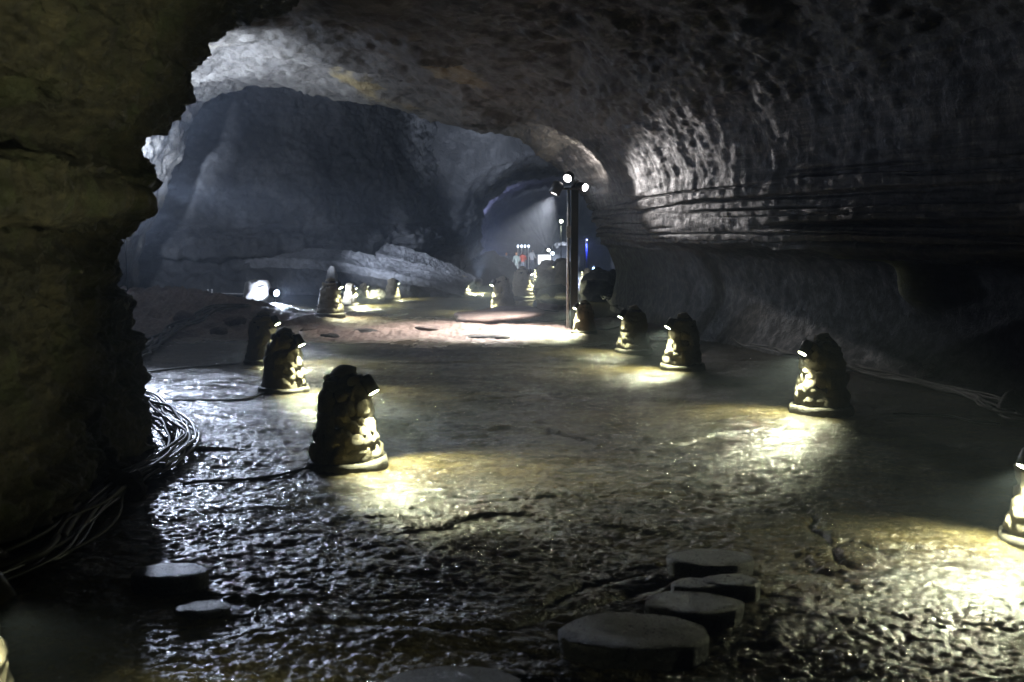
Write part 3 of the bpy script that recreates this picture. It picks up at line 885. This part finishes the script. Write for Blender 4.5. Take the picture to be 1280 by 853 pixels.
rock(690, 372, 1.5, 0.6, 'rock_dark', 'low mossy mound rising at the back of the rubble heap', Y=38.0, seed=8.0, group=HG)
RG = 'tumbled rocks right of the pole'
for i, (px, py, w, h, lb) in enumerate([(742, 372, 0.8, 0.55, 'grey rock nearest the pole in the right hand tumble'), (756, 378, 0.9, 0.6, 'lowest grey rock of the right hand tumble'),
        (750, 362, 0.9, 0.6, 'grey rock high in the right hand tumble'), (764, 366, 0.7, 0.7, 'grey rock against the wall in the right hand tumble'),
        (738, 358, 0.6, 0.4, 'far small grey rock of the right hand tumble')]):
    rock(px, py, w, h, 'rock_right', lb, Y=31.0 + i * 0.5, seed=10 + i, group=RG)
SG = 'rocks on the reddish dirt'
for i, (px, py, w, h, lb) in enumerate([(455, 417, 0.50, 0.09, 'flat dark rock on the dirt right of the left bollards'), (537, 414, 0.62, 0.12, 'flat brown rock in the middle of the dirt strip'),
        (600, 424, 0.95, 0.07, 'long low dark rock at the front edge of the dirt'), (624, 425, 0.45, 0.08, 'short dark rock right of the long low one'),
        (385, 416, 0.35, 0.10, 'small rock on the dirt beside the third left bollard'), (412, 424, 0.40, 0.10, 'low rock at the front of the dirt below the slim bollard'),
        (230, 405, 0.5, 0.25, 'brown rock on the rubble bank beside the cable bundle'), (292, 408, 0.45, 0.22, 'brown rock on the rubble bank right of the cable bundle'),
        (272, 420, 0.35, 0.16, 'small brown rock at the foot of the rubble bank')]):
    rock(px, py, w, h, 'dirt_rock' if i in (1, 4, 6, 7, 8) else 'rock_dark', lb, seed=20 + i, group=SG, depth=w * 0.6, rz=0.2 * math.sin(px))
LG = 'rocks at the foot of the left wall'
for i, (px, py, w, h, lb) in enumerate([(150, 628, 0.34, 0.22, 'mossy rock above the thick pipe at the left wall foot'), (70, 655, 0.42, 0.28, 'mossy rock left of the first one at the left wall foot'),
        (12, 690, 0.4, 0.3, 'mossy rock at the left picture edge')]):
    rock(px, py, w, h, 'rock_left', lb, seed=30 + i, group=LG)
WG = 'rocks at the foot of the right wall'
for i, (px, py, w, h, lb) in enumerate([(1062, 455, 0.4, 0.25, 'rock at the wall foot just right of the broad bollard'), (1096, 462, 0.5, 0.36, 'largest grey rock behind the right cable bundle'),
        (1120, 465, 0.35, 0.28, 'small grey rock beside the largest one behind the right cables'), (1175, 480, 0.5, 0.25, 'low grey rock behind the middle of the right cables'),
        (1268, 522, 0.28, 0.28, 'upright grey rock where the right cables leave the picture')]):
    rock(px, py, w, h, 'rock_dark', lb, seed=40 + i, group=WG)
# broken slab of the crust
def slab(px, py, w, d, th, rot, label, name='rock_slab', lift=0.1):
    p = px_floor(px, py)
    bm = bmesh.new(); n = 26
    out = []
    for k in range(n):
        a = 2 * math.pi * k / n
        r = 1 + 0.22 * float(perlin(1.7 * math.cos(a) + px, 1.7 * math.sin(a), 0.3)) + 0.10 * float(perlin(5 * math.cos(a) + px, 5 * math.sin(a), 0.8))
        c = math.cos(a); s_ = math.sin(a)
        q = (abs(c) ** 3 + abs(s_) ** 3) ** (-1 / 3)
        out.append((w / 2 * c * q * r, d / 2 * s_ * q * r))
    V = []; F = []
    rings_ = [(0.0, th * 1.08), (0.55, th * 1.10), (0.92, th), (1.0, th * 0.8), (0.98, 0.0), (0.0, 0.0)]
    for f, z in rings_:
        for k, (a, b) in enumerate(out):
            zz = z + 0.25 * th * float(fbm(2.5 * a * f + px, 2.5 * b * f, z, 3)) * (1 if z > 0 else 0.4)
            V.append((a * f, b * f, zz))
    for i in range(len(rings_) - 1):
        for k in range(n):
            F.append((i * n + k, i * n + (k + 1) % n, (i + 1) * n + (k + 1) % n, (i + 1) * n + k)[::-1])
    o = mesh_obj(name, V, F, M['dirt_rock'])
    o.location = p + Vector((0, d * 0.4, lift)); o.rotation_euler = rot
    return tag(o, label, 'rock slab', 'broken slabs of crust beside the pole')
slab(625, 406, 2.3, 1.6, 0.10, (R(4), R(-4), R(8)), 'largest tilted slab of broken crust with a black gap beneath', lift=0.15)
slab(684, 402, 1.0, 0.9, 0.12, (R(3), R(5), R(-15)), 'cracked slab leaning between the large slab and the pole', lift=0.05)
slab(690, 393, 0.7, 0.6, 0.14, (R(-4), R(8), R(25)), 'small raised slab behind the cracked one', lift=0.08)
slab(712, 397, 0.55, 0.6, 0.10, (R(4), R(-5), R(5)), 'small slab touching the foot of the pole', lift=0.03)
# puddle
def water_mat():
    m = NT('still water'); m.set(Base_Color=(0.012, 0.013, 0.014), Roughness=0.03, Specular_IOR_Level=0.6)
    m.set(Normal=m.bump(m.noise(3.0, 3), 0.06, 0.02)); return m.m
V = []
p = px_ground(668, 381)
for k in range(40):
    a = 2 * math.pi * k / 40; r = 1 + 0.25 * float(perlin(2 * math.cos(a), 2 * math.sin(a), 5.5))
    V.append((p[0] + 1.25 * r * math.cos(a), p[1] + 2.0 * r * math.sin(a), float(floor_low(p[0], p[1])) + 0.05))
o = mesh_obj('puddle', V, [tuple(range(40))], water_mat(), None, False)
tag(o, 'still puddle mirroring the lamps behind the broken slab', kind='structure')

# ------------------------------------------------------------------ round stepping stones
def step_stone(px, py, half, h, label, mat='step'):
    """px, py: where the front foot of the disc shows; half: half width in pixels"""
    p = px_floor(px, py)
    r = half / FPX * p.y; p.y += r * 0.62; r = half / FPX * p.y
    V, F = lathe([(r * 0.95, -0.10), (r * 0.985, 0.0), (r, h * 0.75), (r * 0.985, h * 0.95), (r * 0.95, h), (r * 0.6, h + 0.004), (r * 0.25, h), (0.01, h)], 72, 0.012, px * 0.1)
    V = [Vector((q.x, q.y * 0.64, q.z)) for q in V]
    o = mesh_obj('stepping_stone', V, F, M[mat])
    o.location = (p.x * (p.y / (p.y - r * 0.0)), p.y, p.z + 0.02); o.location.x = at(px, py, p.y).x
    return tag(o, label, 'stepping stone', 'round concrete stepping stones')
step_stone(791, 842, 98, 0.105, 'largest and nearest round stepping stone of the right cluster')
step_stone(866, 790, 64, 0.085, 'second round stepping stone, just behind the largest one')
step_stone(872, 760, 35, 0.09, 'small round stepping stone half hidden at the left of the third row')
step_stone(914, 758, 37, 0.10, 'small round stepping stone at the right of the third row')
step_stone(887, 728, 56, 0.085, 'farthest round stepping stone of the right cluster')
step_stone(565, 912, 95, 0.09, 'round stepping stone cut off by the bottom picture edge')
step_stone(214, 750, 49, 0.11, 'lone round stepping stone shining pale at the lower left')
step_stone(255, 782, 36, 0.05, 'low stone lying in front of the pale left stepping stone')

# ------------------------------------------------------------------ cables
def smooth_path(pts, n):
    A = np.array([tuple(p) for p in pts]); t = params(A, n); return cr_eval(A, t)
def cable(pts, r, label, group, mat='cable', wob=0.02, seed=0, n=60, lift=0.0, hump=0.0, seg=8):
    Pp = smooth_path(pts, n)
    t = np.linspace(0, 1, n)
    L = float(np.linalg.norm(np.diff(Pp, axis=0), axis=1).sum())
    fr = 1.6 * L / 2.5
    Pp[:, 0] += wob * perlin(t * fr * 2 + seed * 3.7, seed * 1.3, 0.5) * 2
    Pp[:, 1] += wob * perlin(t * fr * 2 + seed * 5.1, 0.7, seed * 2.3) * 2
    Pp[:, 2] += lift + np.abs(hump * perlin(t * fr + seed * 7.7, 3.3, seed)) * 2
    V, F = tube(Pp, r, seg)
    o = mesh_obj('cable', V, F, M[mat])
    return tag(o, label, 'cable', group)
rnd = random.Random(5)
spine = [(-40, 748), (20, 728), (72, 700), (100, 664), (128, 640), (165, 612), (205, 592), (228, 574), (232, 556), (216, 536), (196, 522), (176, 508), (150, 500)]
base = [px_floor(*p) for p in spine]
def off_path(base, dx, dy, dz):
    return [p + Vector((dx, dy, dz)) for p in base]
for i in range(13):
    a = rnd.uniform(-1, 1)
    cable(off_path(base, 0.13 * a - 0.02, rnd.uniform(-0.20, 0.20), 0.05 + rnd.uniform(0.0, 0.07)), rnd.choice([0.013, 0.016, 0.02]),
          'black cable in the thick bundle along the left wall foot', 'cables of the left wall bundle', 'cable' if i % 3 else 'cable_grey', 0.02 + 0.05 * rnd.random(), i, 90, 0, 0.045)
pp = [px_floor(*p) for p in [(-30, 742), (30, 726), (70, 706), (95, 660), (128, 628), (160, 612), (192, 588)]]
o = cable(off_path(pp, 0, 0, 0.13), 0.033, 'thickest ribbed pipe of the left bundle, running out of the lower left corner', 'thick pipes of the left bundle', 'cable_grey', 0.02, 3, 90)
pp = [px_floor(*p) for p in [(85, 690), (105, 662), (135, 640), (150, 634), (190, 600), (215, 596)]]
o = cable(off_path(pp, 0, -0.08, 0.13), 0.028, 'thick ribbed pipe lying right of the thickest one', 'thick pipes of the left bundle', 'cable_grey', 0.03, 8, 80)
pp = [px_floor(*p) for p in [(-30, 705), (20, 690), (60, 662), (80, 650), (120, 640)]]
cable(off_path(pp, 0, 0.1, 0.12), 0.013, 'thin cable arching over the rocks left of the bundle', None, 'cable', 0.02, 6)
pp = [px_floor(*p) for p in [(-20, 728), (60, 715), (110, 692), (145, 660), (158, 625), (162, 606), (180, 596), (200, 606)]]
cable(off_path(pp, 0, 0, 0.08), 0.011, 'thin grey cable sweeping in front of the pipes to a loop at the wall', None, 'cable_grey', 0.02, 9, 90)
mid = [px_floor(*p) for p in [(160, 462), (190, 440), (212, 424), (232, 412), (248, 404), (262, 396), (282, 390), (312, 388)]]
for i in range(8):
    cable(off_path(mid, rnd.uniform(-0.25, 0.25), rnd.uniform(-0.5, 0.5), 0.09), rnd.choice([0.02, 0.026]),
          'pale grey cable in the bundle over the rubble bank', 'cables over the rubble bank', 'cable_grey', 0.09, 20 + i, 70, 0, 0.05, 6)
rb = [px_floor(*p) for p in [(1045, 462), (1065, 466), (1110, 476), (1160, 488), (1205, 498), (1235, 510), (1256, 526), (1300, 534)]]
for i in range(9):
    cable(off_path(rb, rnd.uniform(-0.12, 0.12), rnd.uniform(-0.35, 0.35), 0.06), 0.016, 'black cable in the bundle along the right wall foot', 'cables of the right wall bundle', 'cable_grey', 0.06, 40 + i, 80, 0, 0.05, 6)
rm = [px_floor(*p) for p in [(855, 402), (872, 410), (895, 422), (925, 432), (955, 440), (985, 447), (1003, 452)]]
for i in range(7):
    cable(off_path(rm, rnd.uniform(-0.15, 0.15), rnd.uniform(-0.5, 0.5), 0.08), 0.018, 'dark cable in the bundle between the two lit right bollards', 'cables between the right bollards', 'cable_grey', 0.09, 60 + i, 70, 0, 0.06, 6)
rf = [px_floor(*p) for p in [(742, 372), (752, 378), (765, 386), (782, 396)]]
for i in range(5):
    cable(off_path(rf, rnd.uniform(-0.2, 0.2), rnd.uniform(-0.9, 0.9), 0.14), 0.02, 'dark cable draped over the tumbled rocks right of the pole', 'cables by the pole', 'cable_grey', 0.1, 80 + i, 50, 0, 0.12, 6)
for i, (pl, lb) in enumerate([
        ([(330, 493), (305, 502), (275, 504), (235, 504), (200, 503), (172, 497)], 'black cable on the wet floor from the second left bollard to the wall'),
        ([(318, 456), (285, 459), (240, 462), (200, 466), (165, 471)], 'black cable on the floor from the dark third left bollard'),
        ([(384, 590), (350, 600), (300, 604), (255, 606), (228, 610)], 'black cable on the wet floor from the nearest left bollard'),
        ([(1118, 520), (1150, 521), (1185, 523), (1215, 530), (1250, 533)], 'single black cable lying on the floor below the right bundle'),
        ([(742, 412), (755, 414), (768, 412), (776, 408)], 'black cable looping from the pole bollard to the wall')]):
    cable([px_floor(*p) + Vector((0, 0, 0.03)) for p in pl], 0.014, lb, None, 'cable', 0.03, 90 + i, 50)

# ------------------------------------------------------------------ the far end: people, posts, board, lit rock column
def plain_col(name, c): return plain(name, c, 0.8)
def person(px, py, Y, label, top, trousers, rz, hat=None, arm=0.0, hscale=1.0):
    p = at(px, py, Y)
    bm = bmesh.new(); lay = bm.verts.layers.skin.verify()
    vs = {}
    def v(n, co, r, root=False):
        q = bm.verts.new(co); q[lay].radius = (r, r); q[lay].use_root = root; vs[n] = q
    v('pel', (0, 0, 0.95), 0.135, True); v('waist', (0, 0, 1.10), 0.125); v('chest', (0, 0.01, 1.32), 0.155); v('neck', (0, 0, 1.48), 0.06)
    v('jaw', (0, -0.02, 1.56), 0.075); v('head', (0, -0.01, 1.66), 0.095); v('crown', (0, 0.0, 1.72), 0.07)
    for s, n in ((-1, 'l'), (1, 'r')):
        v('sh' + n, (0.19 * s, 0.01, 1.41), 0.065); v('el' + n, (0.25 * s, 0.02 - 0.1 * arm, 1.14), 0.05)
        v('wr' + n, (0.22 * s, -0.10 - 0.22 * arm, 0.93 + 0.28 * arm), 0.036); v('ha' + n, (0.21 * s, -0.13 - 0.26 * arm, 0.85 + 0.32 * arm), 0.034)
        v('hip' + n, (0.09 * s, 0, 0.88), 0.095); v('kn' + n, (0.10 * s, -0.03, 0.48), 0.068); v('an' + n, (0.11 * s, 0.02 * s, 0.09), 0.045); v('to' + n, (0.12 * s, -0.15 + 0.02 * s, 0.04), 0.04)
    for a, b in [('pel', 'waist'), ('waist', 'chest'), ('chest', 'neck'), ('neck', 'jaw'), ('jaw', 'head'), ('head', 'crown')] + \
            [(x + n, y + n) for n in 'lr' for x, y in (('sh', 'el'), ('el', 'wr'), ('wr', 'ha'), ('hip', 'kn'), ('kn', 'an'), ('an', 'to'))] + [('chest', 'shl'), ('chest', 'shr'), ('pel', 'hipl'), ('pel', 'hipr')]:
        bm.edges.new((vs[a], vs[b]))
    me = bpy.data.meshes.new('person'); bm.to_mesh(me); bm.free()
    o = bpy.data.objects.new('person', me); COL.objects.link(o)
    o.modifiers.new('skin', 'SKIN'); sd = o.modifiers.new('sub', 'SUBSURF'); sd.levels = 1; sd.render_levels = 1
    dg = bpy.context.evaluated_depsgraph_get()
    me2 = bpy.data.meshes.new_from_object(o.evaluated_get(dg)); o.modifiers.clear(); o.data = me2
    me2.materials.clear()
    for mm in (plain_col('trousers', trousers), plain_col('jacket', top), M['skin'], plain_col('hair', hat or (0.02, 0.015, 0.012))): me2.materials.append(mm)
    for f in me2.polygons:
        c = f.center; f.use_smooth = True
        hand = abs(c.x) > 0.17 and c.z < 0.92 + 0.30 * arm and c.y < -0.1
        f.material_index = 2 if hand else 0 if c.z < 0.93 else 1 if c.z < 1.5 else 3 if (c.z > 1.66 or c.y > 0.03) else 2
    o.location = p; o.rotation_euler = (0, 0, rz); o.scale = (hscale,) * 3
    return tag(o, label, 'person')
PY = 80.0
person(633, 343, PY, 'person in dark clothes with an orange cap standing far left beyond the boulder', (0.03, 0.04, 0.04), (0.03, 0.03, 0.03), R(150), (0.5, 0.2, 0.03))
person(645.5, 345, PY - 3, 'person in a grey green jacket and pale trousers beside the lamp posts', (0.24, 0.27, 0.22), (0.22, 0.22, 0.18), R(200), (0.4, 0.17, 0.05), 0.3, 1.05)
person(653.5, 342, PY, 'person in an orange red top standing before the lamp posts', (0.75, 0.10, 0.03), (0.3, 0.3, 0.32), R(175), None, 0.6)
person(665, 340, PY, 'person in a white and black top at the end of the platform', (0.55, 0.53, 0.5), (0.05, 0.05, 0.07), R(140), None, 0.5, 1.05)
# platform
p = at(664, 342, 79.0)
V, F = box(4.2, 3.0, 0.18); o = mesh_obj('platform', V, F, M['concrete'], None, False); o.location = p + Vector((0.4, 1.0, -0.14))
tag(o, 'low pale platform the far visitors stand on', 'platform')
# four posts
for i, px in enumerate((647.5, 652, 656.3, 660.6)):
    p = at(px, 342, 85.0); q = at(px, 309.5, 85.0)
    root = empty('post_lamp', p)
    tag(root, ['first thin lamp post from the left', 'second thin lamp post from the left', 'third thin lamp post from the left', 'fourth thin lamp post from the left'][i] + ' behind the far visitors', 'post lamp', 'row of four lamp posts')
    h = q.z - p.z
    V, F = tube([(0, 0, 0), (0, 0, h)], 0.045, 8); mesh_obj('post', V, F, M['pvc'], root)
    V, F = lathe([(0.02, h), (0.06, h + 0.03), (0.075, h + 0.10), (0.06, h + 0.18), (0.02, h + 0.2)], 12); mesh_obj('lamp', V, F, emit('post lamp glow', C_COOL, 9.0), root)
# board
p = at(680.5, 340, 82.0)
root = empty('lit_board', p)
tag(root, 'bright white lit board on two legs at the far platform', 'sign')
V, F = box(1.02, 0.08, 0.76, (0, 0, 1.0)); mesh_obj('board', V, F, emit('lit board face', (0.95, 0.98, 1.0), 2.5), root, False)
V, F = box(1.12, 0.06, 0.86, (0, 0.05, 1.0)); mesh_obj('frame', V, F, M['grey_metal'], root, False)
for s in (-0.4, 0.4):
    V, F = box(0.07, 0.06, 0.62, (s, 0.02, 0.28)); mesh_obj('leg', V, F, M['grey_metal'], root, False)
def small_lamp(px, py_top, py_foot, Y, r, col, k, label, pole_mat='black_metal', pr=0.04):
    p = at(px, py_foot, Y); h = at(px, py_top, Y).z - p.z
    root = empty('lamp_post', p); tag(root, label, 'lamp post')
    V, F = tube([(0, 0, 0), (0, 0, h)], pr, 8); mesh_obj('post', V, F, M[pole_mat], root)
    V, F = barrel((0, -0.16, h), (-0.1, -0.9, -0.35), r * 1.25, 0.25, 12, 0.02); hd = mesh_obj('lamp_head', V, F, M['black_metal'], root)
    V, F = disc((0, -0.16, h), (-0.1, -0.9, -0.35), r, 12, 0.01); mesh_obj('lens', V, F, lens_mat(col), hd, False)
    spot(hd, (0, -0.18, h), (-0.1, -0.6, -0.75), k, 140, 0.6, col, r)
small_lamp(701, 277, 345, 72.0, 0.13, (0.92, 1.0, 0.8), 500.0, 'tall lamp post seen just left of the dark lamp pole')
small_lamp(685.5, 313, 340, 86.0, 0.13, (1.0, 1.0, 0.85), 220.0, 'lamp post rising behind the lit white board')
small_lamp(690.5, 317, 340, 84.0, 0.14, C_COOL, 320.0, 'short bluish lamp post right of the lit white board')
M['blue_light_tint'] = plain('steel tinted by blue light', (0.03, 0.05, 0.35), 0.4)  # blue of the lamp light put into the post's colour
small_lamp(733, 300, 350, 70.0, 0.05, C_BLUE, 500.0, 'slim blue post right of the dark lamp pole', 'blue_light_tint', 0.06)
small_lamp(742, 336, 350, 66.0, 0.10, (0.35, 0.6, 1.0), 300.0, 'low blue lamp on the rocks right of the slim blue post')
# lit rock column
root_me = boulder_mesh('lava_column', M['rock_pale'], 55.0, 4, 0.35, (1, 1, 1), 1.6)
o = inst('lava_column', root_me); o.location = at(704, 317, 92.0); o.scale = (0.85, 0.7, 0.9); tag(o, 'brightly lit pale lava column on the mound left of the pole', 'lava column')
rock(700, 338, 4.2, 1.9, 'rock_back', 'broad lit mound of rock under the lava column', Y=90.0, seed=61, name='rock_mound', cat='rock mound', rz=0.1)
rock(664, 336, 4.0, 1.0, 'rock_back', 'low rock mound behind the row of four lamp posts', Y=90.0, seed=63, name='rock_mound', cat='rock mound', rz=0.2)
ground_flood(tuple(at(695, 337, 86.0)), [((0.35, 0.8, 0.5), 3.0, 110)], C_COOL, 'far floodlight lighting the lava column', 0.16)
ground_flood(tuple(at(640, 346, 66.0) + Vector((-1.0, 0, 0))), [((-0.35, 0.5, 0.8), 2.5, 130)], (0.45, 0.5, 1.0), 'far bluish floodlight behind the dark boulder, lighting the vault', 0.14)
ground_flood(tuple(px_floor(598, 366)), [((0.03, 0.62, 0.78), 2.5, 60)], C_COOL, 'floodlight hidden behind the dark boulder, lighting the pale rock arch', 0.14)
ground_flood((-3.2, 40.6, gz(-3.2, 40.6)), [((0.35, 0.25, 0.9), 2.5, 60)], (0.30, 0.12, 1.0), 'violet floodlight behind the benches, colouring the rock above the tunnel mouth', 0.12)
ground_flood(tuple(at(652, 349, 72.0)), [((0.04, 1.0, 0.10), 5.0, 70)], C_COOL, 'unseen far floodlight added before the platform to light the visitors', 0.12)  # added lamp that brightens the people from the front
# rope posts by the back wall
for i, px in enumerate((260.5, 265.5)):
    p = at(px, 378, 30.3); root = empty('rope_post', p)
    tag(root, ['left one of two thin pale posts before the back wall', 'right one of two thin pale posts before the back wall'][i], 'post', 'rope posts')
    V, F = tube([(0, 0, -0.2), (0, 0, 0.36)], 0.02, 8); mesh_obj('post', V, F, M['pvc'], root)
    V, F = lathe([(0.012, 0.36), (0.03, 0.375), (0.03, 0.39), (0.01, 0.40)], 8); mesh_obj('cap', V, F, M['pvc'], root)
V, F = tube([at(266, 366.5, 30.3), at(300, 367.5, 30.4), at(340, 367, 30.6)], 0.009, 6)
tag(mesh_obj('rope', V, F, M['pvc']), 'thin line stretched right from the two pale posts', 'rope')

# ------------------------------------------------------------------ haze
bm = bmesh.new(); bmesh.ops.create_cube(bm, size=1.0)
me = bpy.data.meshes.new('haze'); bm.to_mesh(me); bm.free()
hz = bpy.data.objects.new('haze', me); COL.objects.link(hz)
hz.scale = (60, 150, 18.5); hz.location = (0, 50, 5.0)
m = bpy.data.materials.new('cave haze'); m.use_nodes = True
t = m.node_tree; t.nodes.remove(t.nodes['Principled BSDF'])
v = t.nodes.new('ShaderNodeVolumePrincipled'); v.inputs['Density'].default_value = 0.0034
v.inputs['Color'].default_value = (0.72, 0.83, 1.0, 1); v.inputs['Anisotropy'].default_value = 0.2
t.links.new(v.outputs[0], t.nodes['Material Output'].inputs['Volume'])
me.materials.append(m)
tag(hz, 'thin damp haze filling the cave', kind='stuff')
